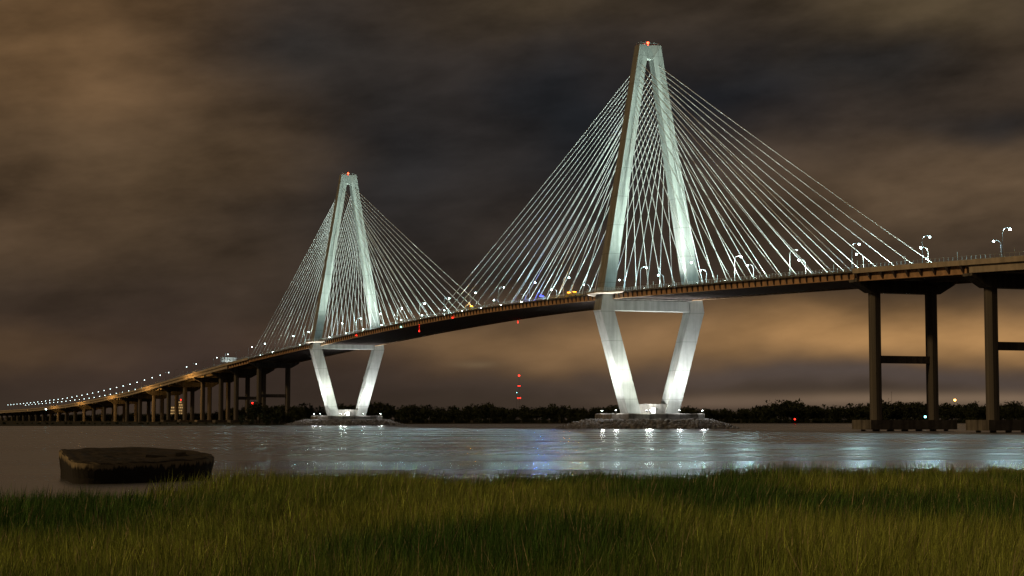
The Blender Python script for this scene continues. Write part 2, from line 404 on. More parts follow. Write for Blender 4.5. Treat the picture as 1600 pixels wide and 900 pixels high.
# far wood on the banks: one dark mass of crowns
def build_wood():
    rs = np.random.RandomState(4); V = []; F = []; o = 0
    def crown(x, y, z0, h, r):
        nonlocal o
        nb = rs.randint(4, 8); vs = []
        for k in range(nb):
            a = rs.rand() * 6.283; rr = r * rs.uniform(.15, .62); cx, cy_, cz = x + math.cos(a) * rr, y + math.sin(a) * rr, z0 + h * rs.uniform(.35, .86)
            br = r * rs.uniform(.45, .75); m = 44
            d = rs.normal(size=(m, 3)); d /= np.linalg.norm(d, axis=1)[:, None]
            c = np.array([cx, cy_, cz]) + d * br * rs.uniform(.55, 1.0, (m, 1)) * np.array([1, 1, .8])
            for q in range(3): vs.append(c + rs.normal(0, .20 * br, (m, 3)))
            s = np.stack(vs[-3:], axis=1).reshape(-1, 3); V.append(s); F.append(np.arange(o, o + len(s)).reshape(-1, 3)); o += len(s)
        t = .35 + r * .03
        s = np.array([(x - t, y, z0), (x + t, y, z0), (x, y, z0 + h * .8), (x, y - t, z0), (x, y + t, z0), (x, y, z0 + h * .8)]); V.append(s); F.append(np.arange(o, o + 6).reshape(-1, 3)); o += 6
    prof = vnoise(np.linspace(0, 60, 2400), np.zeros(2400), 31)
    for x in np.arange(-1000, 1010, 3.6):
        for row in range(3):
            xx = x + rs.uniform(-3, 3); yb = bank_y(xx)
            if xx < -190: yy = 900 + 2.52 * (62 - xx) + row * 45 + rs.uniform(0, 60); hh = 8.5 + (5.5 if xx > -300 else 0) * 1
            else: yy = yb + 30 + row * 40 + rs.uniform(0, 40); hh = 14.5 + 3.0 * (xx > 300)
            p = prof[int((x + 1010) * 1.1) % 2400]
            if rs.rand() < .12: continue
            h = hh * (.80 + .36 * p) * rs.uniform(.85, 1.15) * (1 + .1 * row)
            crown(xx, yy, 1.0, h, h * rs.uniform(.32, .5))
    for x in np.arange(-420, 980, 4.0):                       # scrub in front of the trunks
        yb = bank_y(x) + (18 if x > -190 else 60); q = 1.0 if x > -190 else .32; crown(x + rs.uniform(-2, 2), yb + rs.uniform(0, 12), .2, q * rs.uniform(3, 7.5), q * rs.uniform(2.5, 5))
    V = np.concatenate(V); F = np.concatenate(F)
    me = bpy.data.meshes.new('far_wood'); me.vertices.add(len(V)); me.vertices.foreach_set('co', V.reshape(-1).astype(np.float32))
    me.loops.add(F.size); me.loops.foreach_set('vertex_index', F.reshape(-1).astype(np.int32))
    me.polygons.add(len(F)); me.polygons.foreach_set('loop_start', (np.arange(len(F)) * 3).astype(np.int32)); me.update(calc_edges=True)
    me.materials.append(MT['tree'])
    tag(put('far_wood', me), 'dark line of woods along the far river banks', 'wood', kind='stuff')
build_wood()

# ------------------------------------------------------------------ the cable-stayed bridge
bridge = thing('cable_stayed_bridge', 'floodlit cable-stayed bridge with two diamond towers and fans of white cables', 'bridge', BO, BA)
Z_FOOT, Z_KNEE, Z_SLOT, Z_TOP = 6.8, 52.7, 167.8, 174.2
def leg_dims(z):
    """outer, inner lateral and half depth along the axis at height z"""
    if z <= Z_KNEE:
        t = (z - Z_FOOT) / (Z_KNEE - Z_FOOT); return 12.6 + 13.2 * t, 6.1 + 12.8 * t, 4.1 - .1 * t
    t = (z - Z_KNEE) / (Z_TOP - Z_KNEE); return 25.8 - 20.5 * t, max(1.6, 20.2 - (z - Z_KNEE) * .162) if z > Z_KNEE + 1 else 18.9, 4.0 - 1.3 * t
def build_tower(s0):
    b = MB()
    for sg in (-1, 1):
        loops = []
        for z in [Z_FOOT, 20, 36, Z_KNEE, 60, 75, 95, 115, 135, 155, Z_SLOT]:
            o_, i_, h_ = leg_dims(z); rc = .4
            loops.append([(sg * o_, -h_, z), (sg * i_, -h_ + rc, z), (sg * i_, h_ - rc, z), (sg * o_, h_, z)])
        b.loft(loops, True, False)
        o0, i0, h0 = leg_dims(Z_SLOT); o1, i1, h1 = leg_dims(Z_TOP)
        lp = [[(sg * o0, -h0, Z_SLOT), (sg * i0, -h0 + .4, Z_SLOT), (sg * i0, h0 - .4, Z_SLOT), (sg * o0, h0, Z_SLOT)]]
        low = [(sg * i0, -h0 + .4, Z_SLOT), (0, -h0 + 1.2, Z_SLOT), (0, h0 - 1.2, Z_SLOT), (sg * i0, h0 - .4, Z_SLOT)]
        b.add(low, [(0, 1, 2, 3)])
        top = [(sg * o1, -h1, Z_TOP), (0, -h1 + 2.0, Z_TOP), (0, h1 - 2.0, Z_TOP), (sg * o1, h1, Z_TOP)]
        b.add(top, [(0, 1, 2, 3)])
        b.add(lp[0] + low[1:3] + top, [(0, 3, 9, 6), (0, 6, 7, 4, 1), (3, 2, 5, 8, 9)])
    bm_me = b.mesh('tower', MT['tower'])
    bm = bmesh.new(); bm.from_mesh(bm_me); bmesh.ops.remove_doubles(bm, verts=bm.verts, dist=.001)
    bmesh.ops.recalc_face_normals(bm, faces=bm.faces); bm.to_mesh(bm_me); bm.free()
    t = put('tower', bm_me, bridge, (0, s0, 0))
    t['label'] = 'taller-looking right tower of white concrete' if s0 == 0 else 'smaller-looking left tower farther away'
    c = MB(); c.box(-18.75, 18.75, -3.1, 3.1, 52.75, 57.2); c.build('crossbeam', MT['tower'], t)
    c = MB(); c.box(-19.6, 19.6, -5.2, 5.2, 57.6, 58.1); c.box(-15.0, 15.0, -2.6, 2.6, 57.2, 57.6); c.build('bearing_shelf', MT['pier'], t)
    c = MB(); c.loft([[(-7.0, -3.0, 6.82), (7.0, -3.0, 6.82), (7.0, 3.0, 6.82), (-7.0, 3.0, 6.82)], [(-7.6, -2.4, 11.0), (7.6, -2.4, 11.0), (7.6, 2.4, 11.0), (-7.6, 2.4, 11.0)]]); c.build('tie_wall', MT['pier'], t)
    c = MB(); pc = [(-23, -9), (-17, -14), (17, -14), (23, -9), (23, 9), (17, 14), (-17, 14), (-23, 9)]
    c.loft([[(x, y, 2.0) for x, y in pc], [(x, y, 6.4) for x, y in pc], [(x * .985, y * .98, 6.8) for x, y in pc]]); c.build('pile_cap', MT['pier'], t)
    zd = zt(s0)
    for sg in (-1, 1):
        c = MB(); pl = [(20.61, -17), (23.5, -13), (28.0, -6.5), (28.0, 6.5), (23.5, 13), (20.61, 17)]
        c.loft([[(sg * x * .985, y * .97, zd - .95) for x, y in pl], [(sg * x, y, zd - .55) for x, y in pl], [(sg * x, y, zd) for x, y in pl]]); bl = c.build('deck_balcony', MT['fascia'], t)
        c = MB(); q = [(20.7, -16.6), (23.4, -12.8), (27.8, -6.4), (27.8, 6.4), (23.4, 12.8), (20.7, 16.6)]
        for i in range(5):
            (xa, ya), (xb, yb) = q[i], q[i + 1]
            for hh in (.55, .95, 1.45): c.tube((sg * xa, ya, zd + hh), (sg * xb, yb, zd + hh), .05, n=4)
            n_ = max(2, int(math.hypot(xb - xa, yb - ya) / 1.8))
            for k in range(n_): c.tube((sg * (xa + (xb - xa) * k / n_), ya + (yb - ya) * k / n_, zd), (sg * (xa + (xb - xa) * k / n_), ya + (yb - ya) * k / n_, zd + 1.45), .06, n=4)
        tag(c.build('balcony_railing', MT['rail'], bl), kind='stuff')
    c = MB(); c.box(-.9, .9, -3.9, -3.3, 6.85, 9.3); c.build('lit_doorway', MT['door'], t)
    c = MB(); c.tube((0, 0, Z_TOP), (0, 0, Z_TOP + 1.0), .12); c.ball((0, 0, Z_TOP + 1.35), .55); bb = c.build('beacon', [MT['redb']], t)
    c = MB()
    for x0, y0, x1, y1 in [(-5, -1.6, 5, -1.6), (-5, 1.6, 5, 1.6), (-5, -1.6, -5, 1.6), (5, -1.6, 5, 1.6)]:
        c.tube((x0, y0, Z_TOP + 1.0), (x1, y1, Z_TOP + 1.0), .05, n=4)
    for x in (-5, -2.5, 2.5, 5):
        for y in (-1.6, 1.6): c.tube((x, y, Z_TOP), (x, y, Z_TOP + 1.0), .05, n=4)
    tag(c.build('roof_railing', MT['rail'], t), kind='stuff')
    return t
towers = [build_tower(0), build_tower(SF)]

# deck slab, girders, floor beams
S0, S1 = -202.0, 684.0
def strip(b, s0, s1, prof, step=12.0, mi=0):
    """loft a cross profile [(l, dz)] along the deck line"""
    n = max(1, int(round((s1 - s0) / step))); loops = []
    for k in range(n + 1):
        s = s0 + (s1 - s0) * k / n; z = zt(s); loops.append([(l, s, z + dz) for l, dz in prof])
    b.loft(loops, mi=mi)
def rectp(l0, l1, d0, d1): return [(l0, d0), (l1, d0), (l1, d1), (l0, d1)]
b = MB(); strip(b, S0, S1, [(-20.6, -.42), (20.6, -.42), (20.6, 0), (20.2, .0), (20.2, -.25), (-20.2, -.25), (-20.2, .0), (-20.6, .0)])
deck = b.build('deck_slab', MT['deck'], bridge)
BR = MB(); BR.loft([[(-.22, 0, -2.3), (.22, 0, -2.3), (.22, -.3, -2.3), (-.22, -.3, -2.3)][::-1], [(-.3, 0, 0), (.3, 0, 0), (.3, -.85, 0), (-.3, -.85, 0)][::-1]])
br_me = BR.mesh('stiffener', MT['bracket'])
FB = MB(); FB.box(-19.25, 19.25, -.35, .35, -1.75, 0); FB.box(-19.25, 19.25, -.6, .6, -1.92, -1.75); fb_me = FB.mesh('floor_beam', MT['beam'])
for sg in (-1, 1):
    b = MB(); strip(b, S0, S1, rectp(sg * 19.3, sg * 19.62, -2.75, -.43)); strip(b, S0, S1, rectp(sg * 18.95, sg * 19.95, -2.93, -2.75))
    g = b.build('edge_girder', MT['steel'], bridge)
    s = S0 + 3
    while s < S1 - 1:
        if not (-4.6 < s < 4.6 or SF - 4.6 < s < SF + 4.6):
            put('stiffener', br_me, g, (sg * 19.621, s, zt(s) - .44), (0, 0, -math.pi / 2 if sg < 0 else math.pi / 2))
        s += 4.72
s = S0 + 3
while s < S1 - 1:
    put('floor_beam', fb_me, bridge, (0, s, zt(s) - .44)); s += 4.72

def railing(name, s0, s1, l, parent, h=1.45, step=2.4):
    b = MB(); n = int((s1 - s0) / step)
    for k in range(n + 1):
        s = s0 + (s1 - s0) * k / n; z = zt(s)
        b.box(l - .05, l + .05, s - .05, s + .05, z, z + h)
        if k % 12 == 5: b.box(l - .06, l + .06, s - .06, s + .06, z + h, z + h + 1.5)     # taller marker posts
        if k < n:
            s2 = s0 + (s1 - s0) * (k + 1) / n; z2 = zt(s2)
            for hh in (.55, .95, h): b.tube((l, s, z + hh), (l, s2, z2 + hh), .045, n=4)
    return tag(b.build(name, MT['rail'], parent), kind='stuff')
for l in (-20.4, 20.4): railing('railing', S0, S1, l, bridge)
b = MB()
for l in (-16.4, 16.4, 0): strip(b, S0, S1, [(l - .3, -.245), (l + .3, -.245), (l + .12, .75), (l - .12, .75)])
b.build('traffic_barrier', MT['deck'], bridge)

# stay cables, sixteen to a fan
random.seed(8)
CAB = []
for ti, s0 in enumerate((0.0, SF)):
    for sg in (-1, 1):
        for di in (-1, 1):
            span = 234.0 if (di > 0) == (ti == 0) else 201.0
            for k in range(16):
                za = 164.6 - 2.42 * k
                o_, i_, h_ = leg_dims(za)
                sa = s0 + di * (h_ - .25); la = sg * (o_ * .45 + i_ * .55)
                sb = s0 + di * (16 + (span - 16) * (15 - k) / 15.0)
                pa, pb = Vector((la, sa, za)), Vector((sg * 20.0, sb, zt(sb) + .1))
                CAB.append((ti, sg, di, k, pa, pb))
                c = MB(); d = pb - pa; sag = d.length * .004
                pts = [pa + d * t - Vector((0, 0, 4 * sag * t * (1 - t))) for t in (0, .25, .5, .75, .965)]
                c.sheath(pts + [pb], [.15] * 5 + [.15])
                c.build('stay_cable', MT['cable'], bridge, smooth=True)

# piers
def pier_meshes():
    cap = MB()
    cap.loft([[(x, -2.4, z) for x, z in [(-14.0, -4.4), (14.0, -4.4), (20.2, -.9), (20.2, 0), (-20.2, 0), (-20.2, -.9)]],
              [(x, 2.4, z) for x, z in [(-14.0, -4.4), (14.0, -4.4), (20.2, -.9), (20.2, 0), (-20.2, 0), (-20.2, -.9)]]])
    col = MB(); oc = [(-1.9, -.9), (-.9, -1.9), (.9, -1.9), (1.9, -.9), (1.9, .9), (.9, 1.9), (-.9, 1.9), (-1.9, .9)]
    col.loft([[(x, y, 0) for x, y in oc], [(x, y, 1) for x, y in oc]])
    st = MB(); st.box(-9.8, 9.8, -1.15, 1.15, -1.3, 1.3)
    ft = MB(); ft.box(-17.5, 17.5, -6, 6, -.6, 2.7); [ft.tube((x, y, -2.5), (x, y, -.6), .8, n=8) for x in (-14.5, -8.7, -2.9, 2.9, 8.7, 14.5) for y in (-3.6, 3.6)]
    return cap.mesh('pier', MT['pier']), col.mesh('column', MT['pier']), st.mesh('strut', MT['pier']), ft.mesh('footing', MT['pier'])
PM = pier_meshes()
def pier(s, parent, strut, foot=True, drop=2.85):
    z = zt(s) - drop
    p = put('pier', PM[0], parent, (0, s, z))
    base = 3.9 if foot else .6
    for sg in (-1, 1):
        put('column', PM[1], p, (sg * 11.6, 0, base - z), scale=(1, 1, (z - 4.3) - base))
    if strut: put('strut', PM[2], p, (0, 0, strut - z))
    if foot: put('footing', PM[3], p, (0, 0, 1.2 - z))
    return p
pier(-202, bridge, 24.8); pier(682, bridge, 23.0)

# approach viaducts: a bracketed steel span next to the main bridge, then plain girder spans
def viaduct(name, label, sb0, sb1, spans, struts, foots):
    root = thing(name, label, 'viaduct', BO, BA)
    lo, hi = min(sb0, sb1), max(sb0, sb1); a0, a1 = min(lo, spans[0], spans[-1]), max(hi, spans[0], spans[-1])
    b = MB(); strip(b, a0, a1, [(-20.6, -.75), (20.6, -.75), (20.6, .85), (20.25, .85), (20.25, -.25), (-20.25, -.25), (-20.25, .85), (-20.6, .85)], 15)
    b.build('deck_slab', MT['fascia'], root)
    for sg in (-1, 1):
        b = MB(); strip(b, lo, hi, rectp(sg * 18.6, sg * 19.0, -3.3, -.76)); strip(b, lo, hi, rectp(sg * 18.2, sg * 19.4, -3.5, -3.3))
        g = b.build('edge_girder', MT['steel'], root)
        n = 8
        for k in range(n + 1):
            s = lo + 1.5 + (hi - lo - 3) * k / n; bb = MB()
            bb.loft([[(-.3, 0, -2.4), (.3, 0, -2.4), (.3, -.2, -2.4), (-.3, -.2, -2.4)][::-1], [(-.75, 0, 0), (.75, 0, 0), (.75, -1.45, 0), (-.75, -1.45, 0)][::-1]])
            bb.build('bracket', MT['bracket'], g, (sg * 19.01, s, zt(s) - .77)).rotation_euler = (0, 0, -math.pi / 2 if sg < 0 else math.pi / 2)
    b = MB(); strip(b, lo, hi, rectp(-9, -8.5, -3.3, -.76)); strip(b, lo, hi, rectp(8.5, 9, -3.3, -.76)); b2 = b
    tag(b2.build('inner_girder', MT['beam'], root), kind='stuff')
    sp = sorted(spans)
    for k in range(len(sp) - 1):
        s_a, s_b = sp[k] + .3, sp[k + 1] - .3
        for l in (-19.3, -9.8, 9.8, 19.3):
            b = MB(); strip(b, s_a, s_b, rectp(l - .45, l + .45, -3.2, -.76), 20); b.build('girder', MT['fascia'], root)
    for s, st, ft in zip(spans, struts, foots):
        pier(s, root, st, ft, 3.25)
    return root, a0, a1
vr, ra0, ra1 = viaduct('approach_viaduct', 'dark concrete approach viaduct leaving the frame at the right on tall column piers', -202.4, -266, [-268, -345, -420], [27.0, 27, 27], [True] * 3)
LS = [761, 818, 892, 970, 1048, 1125, 1202, 1279] + [1279 + 77 * k for k in range(1, 17)]
vl, la0, la1 = viaduct('approach_viaduct', 'long orange-lit approach viaduct descending to the left on many column piers', 684.4, 759, LS, [22.0] + [None] * 40, [s < 1100 for s in LS])
railing('railing', ra0, ra1 - .5, -20.42, vr, 2.1); railing('railing', ra0, ra1 - .5, 20.42, vr, 2.1)
railing('railing', la0 + .5, 1500, -20.42, vl, 2.1, 3.0); railing('railing', la0 + .5, 1500, 20.42, vl, 2.1, 3.0)

# rock islands round the tower feet
def island(s0, label):
    rs = random.Random(int(s0) + 3); b = MB()
    ring = [(42, .0), (36, 1.9), (30, 3.5), (24, 3.9)]
    loops = [[(r * math.cos(a) * (1 + .03 * math.sin(5 * a)), r * .74 * math.sin(a), z - .4) for a in [2 * math.pi * i / 40 for i in range(40)]] for r, z in ring]
    b.loft(loops, False, True)
    ico = bmesh.new(); bmesh.ops.create_icosphere(ico, subdivisions=1, radius=1)
    iv = [v.co.copy() for v in ico.verts]; fi = [tuple(v.index for v in f.verts) for f in ico.faces]; ico.free()
    for k in range(2600):
        t = rs.random(); a = rs.random() * 2 * math.pi; r = 43 - 17 * t; z = np.interp(r, [24, 30, 36, 43], [3.8, 3.4, 1.7, -.3])
        q = Euler((rs.random() * 6, rs.random() * 6, rs.random() * 6)).to_matrix(); sc = rs.uniform(.35, 1.05)
        c = Vector((r * math.cos(a) * (1 + .03 * math.sin(5 * a)), r * .74 * math.sin(a), z))
        b.add([c + q @ Vector((v.x * sc * 1.2, v.y * sc, v.z * sc * .75)) * rs.uniform(.75, 1.15) for v in iv], fi)
    o = b.build('rock_island', MT['rock']); o.matrix_world = BM @ Matrix.Translation((0, s0, 0))
    return tag(o, label, 'rocks', 'riprap round the tower feet', 'stuff')
island(0, 'broad ring of grey riprap rocks round the right tower foot')
island(SF, 'smaller-looking ring of riprap rocks round the left tower foot')

# ------------------------------------------------------------------ street lamps with curved arms
lp = MB()
lp.tube((0, 0, 0), (0, 0, .5), .22, .2, 8); lp.path([(0, 0, .5), (0, 0, 8.6), (.25, 0, 9.6), (.95, 0, 10.3), (2.0, 0, 10.55), (2.6, 0, 10.5)], [.13, .09, .075, .07, .06, .06], 6)
post_me = lp.mesh('post', MT['post'])
hd = MB(); hd.loft([[(2.4, -.14, 10.4), (2.4, .14, 10.4), (2.4, .14, 10.62), (2.4, -.14, 10.62)], [(3.0, -.26, 10.36), (3.0, .26, 10.36), (3.0, .2, 10.68), (3.0, -.2, 10.68)], [(3.5, -.16, 10.36), (3.5, .16, 10.36), (3.5, .12, 10.55), (3.5, -.12, 10.55)]])
head_me = hd.mesh('lamp_head', MT['post'])
ln = MB(); ln.ball((3.0, 0, 10.12), .36, .32); lens_me = ln.mesh('lens', MT['lens'])
lnf = MB(); lnf.ball((3.0, 0, 10.15), .38, .34); lensfar_me = lnf.mesh('lens', MT['lensfar'])
lno = MB(); lno.ball((3.0, 0, 10.26), .22, .16); lensoff_me = lno.mesh('lens', MT['lensoff'])
k_near = k_far = 0
SMAX = 2420
UNLIT = {('n', 4), ('f', 1), ('n', 8), ('f', 12), ('f', 14), ('n', 22), ('f', 24), ('n', 25), ('f', 27), ('n', 28), ('f', 29), ('n', 31), ('f', 33)}
for side, ph in (('n', -27.5), ('f', -22.0)):
    s = ph - 42.5 * 6; k = 0
    while s < SMAX:
        k += 1
        sg = -1 if side == 'n' else 1
        if abs(s) > 5 and abs(s - SF) > 5:
            where = 'near' if side == 'n' else 'far'
            part = 'right approach' if s < -202 else 'main bridge' if s < 684 else 'left approach'
            lit = (side, k) not in UNLIT
            t = thing('street_lamp', f'{nth(k)} street lamp from the right on the {where} deck edge, {part}' + ('' if lit else ', unlit'), 'street lamp',
                      W(sg * 17.6, s, zt(s) - .25), BA + (0 if sg < 0 else math.pi), 'street lamps along the bridge')
            put('post', post_me, t); put('lamp_head', head_me, t); put('lens', (lens_me if s < 760 else lensfar_me) if lit else lensoff_me, t)
            if lit and s < 1350: light('lamp_glow', 'POINT', 5600 * min(1.0, math.exp(-(s - 440) / 190)), (.62, .96, 1.0), (3.0, 0, 9.3), radius=.3, parent=t)
        s += 42.5

# ------------------------------------------------------------------ floodlights at the cable feet, aimed at the towers
fm = MB(); fm.box(-.3, .3, -.3, .3, 0, .15); fm.tube((-.38, 0, .15), (-.38, 0, .9), .05, n=4); fm.tube((.38, 0, .15), (.38, 0, .9), .05, n=4); fm_me = fm.mesh('bracket', MT['dark'])
fh = MB(); fh.loft([[(-.2, -.35, -.2), (.2, -.35, -.2), (.2, -.35, .2), (-.2, -.35, .2)], [(-.36, .25, -.3), (.36, .25, -.3), (.36, .25, .3), (-.36, .25, .3)]]); fh_me = fh.mesh('housing', MT['dark'])
fl = MB(); fl.box(-.33, .33, .25, .31, -.27, .27); fl_me = fl.mesh('lens', MT['flood'])
FLOOD_C = (.80, 1.0, .88)
for ti, sg, di, k, pa, pb in CAB:
    if k % 2: continue
    s = pb.y - di * 1.6; l = sg * 15.4; z = zt(s) - .25
    tw = 'right' if ti == 0 else 'left'
    t = thing('cable_floodlight', f'white floodlight at the {where if False else ("near" if sg < 0 else "far")}-edge foot of the {nth(16 - k)} cable {"left" if di > 0 else "right"} of the {tw} tower', 'floodlight',
              W(l, s, z), BA + (math.pi if di > 0 else 0), 'floodlights at the cable feet')
    put('bracket', fm_me, t)
    h = put('housing', fh_me, t, (0, 0, .9), (R(42), 0, 0)); put('lens', fl_me, h)
    dist = abs(pb.y - (0 if ti == 0 else SF))
    up = max(math.atan2(70 - 1.5 * k, dist), R(24)) if k < 8 else max(math.atan2(64, dist), R(44))
    light('flood_beam', 'SPOT', (190000 if k < 8 else 62000), FLOOD_C, (0, .6, 3.2), (0, .6 + math.cos(up), 3.2 + math.sin(up)), 2.4, 56 if k < 8 else 86, 1.0, t)

# floodlights on the pile caps
def base_flood(ti, s0, l, s, aim, power, cone, color, label, z0=6.8):
    t = thing('tower_floodlight', label, 'floodlight', W(l, s0 + s, z0), BA, 'floodlights at the towers')
    put('bracket', fm_me, t)
    d = Vector(aim) - Vector((l, s, 8.0)); rot = d.to_track_quat('Y', 'Z').to_euler()
    h = put('housing', fh_me, t, (0, 0, 1.0), rot); put('lens', fl_me, h)
    light('flood_beam', 'SPOT', power, color, Vector((0, 0, 1.4)) + d.normalized() * .9, Vector((0, 0, 1.4)) + d, .35, cone, 1.0, t)
    if z0 < 10: light('flood_beam_low', 'SPOT', 18000, color, Vector((0, 0, 1.6)) + d.normalized() * .9, Vector((0, 0, 1.6)) + d + Vector((0, 0, -10)), .35, 130, 1.0, t)
    if z0 < 10: light('flood_spill', 'POINT', 2200, color, (0, -.6, 2.7), radius=.8, parent=t)
for ti, s0 in enumerate((0.0, SF)):
    tw = 'right' if ti == 0 else 'left'
    base_flood(ti, s0, -21.5, -10.0, (-18.5, -2, 50), 90000, 64, (1, 1, .98), f'floodlight at the left front corner of the {tw} tower footing')
    base_flood(ti, s0, -22.3, 3.0, (-19, 0, 52), 76000, 64, (1, 1, .98), f'floodlight under the outer side of the left leg of the {tw} tower')
    base_flood(ti, s0, -8.0, -13.4, (-17, -4, 50), 80000, 64, (.95, 1, .86), f'floodlight in front of the left leg of the {tw} tower')
    base_flood(ti, s0, 8.0, -13.4, (17, -4, 50), 80000, 64, (.95, .98, 1), f'floodlight in front of the right leg of the {tw} tower')
    base_flood(ti, s0, -3.0, -6.6, (19, -1, 46), 70000, 82, (1, 1, .96), f'floodlight between the legs of the {tw} tower aimed at the right leg')
    base_flood(ti, s0, 21.5, -10.0, (19, -1, 46), 60000, 82, (1, 1, .98), f'floodlight at the right end of the {tw} tower footing')
    for l, s, aim, pw, lab in ((-4, -9, (22, 0, 34), 110000, 'the right leg side'), (6, -16, (18, -2, 60), 60000, 'the front of the right leg'), (-6, -16, (-18, -2, 60), 30000, 'the front of the left leg')):
        base_flood(ti, s0, l, s, aim, pw, 60, (.93, 1, .93), f'floodlight on the deck of the {tw} tower aimed at {lab}', zt(s0) - .25)
# ------------------------------------------------------------------ navigation lights under the deck
def nav(l, s, dz, m, n, label, name='navigation_light'):
    t = thing(name, label, 'navigation light', W(l, s, zt(s) + dz), BA)
    b = MB(); b.tube((0, 0, 0), (0, 0, -.9 * n - .2), .07, n=6); b.box(-.25, .25, -.25, .25, -.15, 0); b.build('bracket', MT['dark'], t)
    for k in range(n):
        c = MB(); c.ball((0, 0, -.7 - .95 * k), .36 if (n == 1 or k == n - 1) else .12); c.build('lens', m, t)
    return t
nav(-20.25, 206, -1.9, MT['red'], 1, 'single bright red navigation light on the near girder at midspan')
nav(-20.25, 263, -2.4, MT['red'], 5, 'vertical string of red navigation lights hanging left of midspan')
nav(18.2, 205, -2.85, MT['red'], 2, 'faint red navigation lights under the far girder right of midspan')
nav(-20.25, 389, -.9, MT['red'], 1, 'small red light on the girder just right of the left tower')
nav(-20.25, 297, -1.6, MT['green'], 1, 'small green light on the near girder in the left half of the main span')

# ------------------------------------------------------------------ stopped vehicles on the near shoulder
def vehicle(kind, s, l, label, bar, paint, name):
    t = thing(name, label, kind, W(l, s, zt(s) - .25), BA)
    b = MB()
    if kind == 'truck':
        P_ = [(-3.6, .5), (3.6, .5), (3.6, 1.35), (2.6, 1.5), (2.0, 2.35), (.6, 2.4), (.5, 1.25), (-3.6, 1.25)]; hw = 1.05; wy = (-2.2, 2.4); wr = .45
    elif kind == 'van':
        P_ = [(-2.7, .4), (2.7, .4), (2.75, .9), (2.5, 1.15), (1.7, 1.3), (1.05, 2.1), (-2.5, 2.2), (-2.72, 1.2)]; hw = 1.0; wy = (-1.7, 1.75); wr = .37
    else:
        P_ = [(-2.4, .35), (2.4, .35), (2.45, .75), (2.2, .9), (1.1, 1.0), (.4, 1.48), (-1.2, 1.5), (-2.0, 1.02), (-2.4, .95)]; hw = .92; wy = (-1.5, 1.5); wr = .33
    b.loft([[(-hw, y, z) for y, z in P_], [(hw, y, z) for y, z in P_]]); b.build('body', paint, t)
    w = MB()
    if kind == 'truck': w.box(-hw - .01, hw + .01, .8, 1.8, 1.6, 2.2)
    elif kind == 'van': w.box(-hw - .01, hw + .01, -2.2, 1.0, 1.35, 1.95)
    else: w.box(-hw - .01, hw + .01, -1.3, .45, 1.06, 1.4)
    w.build('side_windows', MT['glass'], t)
    for sx in (-1, 1):
        for y in wy:
            c = MB(); c.tube((sx * (hw - .2), y, wr), (sx * (hw + .04), y, wr), wr, n=12); c.build('wheel', MT['tyre'], t)
    for sx in (-1, 1):
        c = MB(); c.box(sx * .55 - .16, sx * .55 + .16, P_[1][0] + .01, P_[1][0] + .08, .66, .86); c.build('headlight', MT['flood'], t)
    top = max(z for _, z in P_); by = 1.3 if kind == 'truck' else -.3
    c = MB(); hb = .9 if kind == 'van' else .75; c.box(-hb, hb, by - .25, by + .25, top + .02, top + (.5 if kind == 'van' else .32)); c.build('light_bar', bar, t)
    return t, top, by
t, top, by = vehicle('van', 84.0, -17.9, 'police van with flashing blue roof bar stopped right of midspan', MT['blue'], MT['carw'], 'police_van')
light('roof_bar_glow', 'POINT', 8000, (.05, .14, 1.0), (0, by, top + 1.1), radius=.35, parent=t)
for s, lab in ((42.0, 'work truck with amber roof bar nearest the right tower'), (48.5, 'work truck with amber roof bar stopped behind the one nearest the right tower'), (181.0, 'work truck with amber roof bar stopped alone at midspan')):
    t, top, by = vehicle('truck', s, -17.9, lab, MT['amber'], MT['cary'], 'work_truck')
    light('roof_bar_glow', 'POINT', 1500, (1.0, .42, .05), (0, by, top + .8), radius=.3, parent=t)
vehicle('truck', 9.0, -17.9, 'work truck with amber roof bar right beside the left leg of the right tower', MT['amber'], MT['cary'], 'work_truck')

# ------------------------------------------------------------------ overhead sign on the left approach
g = thing('overhead_sign', 'pale overhead road sign on posts at the top of the left approach', 'road sign', W(0, 800, zt(800) - .25), BA)
for x in (-16.0, 3.0):
    c = MB(); c.tube((x, .6, 0), (x, .6, 9.0), .3, .25, 8); c.build('post', MT['post'], g)
c = MB()
for z in (5.6, 8.4): c.tube((-16, .6, z), (3, .6, z), .14, n=6)
for k in range(8): c.tube((-16 + k * 19 / 8, .6, 5.6 if k % 2 else 8.4), (-16 + (k + 1) * 19 / 8, .6, 8.4 if k % 2 else 5.6), .08, n=4)
c.build('truss', MT['post'], g)
for k in range(5):
    for j in range(2):
        c = MB(); c.box(-15.4 + k * 2.65, -15.4 + k * 2.65 + 2.35, .1, .25, 4.9 + j * 2.2, 6.85 + j * 2.2); c.build('panel', MT['sign'], g)
light('sign_lamp', 'SPOT', 1300, (.9, 1, .97), (-9, -5, 3.0), (-9, .1, 7.0), .3, 120, .6, g)

# ------------------------------------------------------------------ lights and structures on the banks
def ray_pt(px, py, d):
    """place on the bank at distance d in a measured direction"""
    u = (px - 800) / FPX; v = (450 - py) / FPX; y = math.cos(PITCH) - v * math.sin(PITCH); z = math.sin(PITCH) + v * math.cos(PITCH)
    return Vector((u / y * d, d, CAM_H + z / y * d))
def mast(px, py, d, m, r, label, name, cat, lat=.5, glow=None):
    p = ray_pt(px, py, d); t = thing(name, label, cat, (p.x, p.y, .6))
    b = MB(); b.tube((0, 0, 0), (0, 0, p.z - .6), .25, .12, 6); b.tube((0, 0, p.z - 1.4), (lat, 0, p.z - 1.1), .1, n=4); b.build('post', MT['dark'], t)
    c = MB(); c.ball((lat, 0, p.z - .9 - .2), r); c.build('lens', m, t)
    if glow: light('lamp_glow', 'POINT', glow[0], glow[1], (lat, -r - .3, p.z - 1.2 - r), radius=.4, parent=t)
    return t
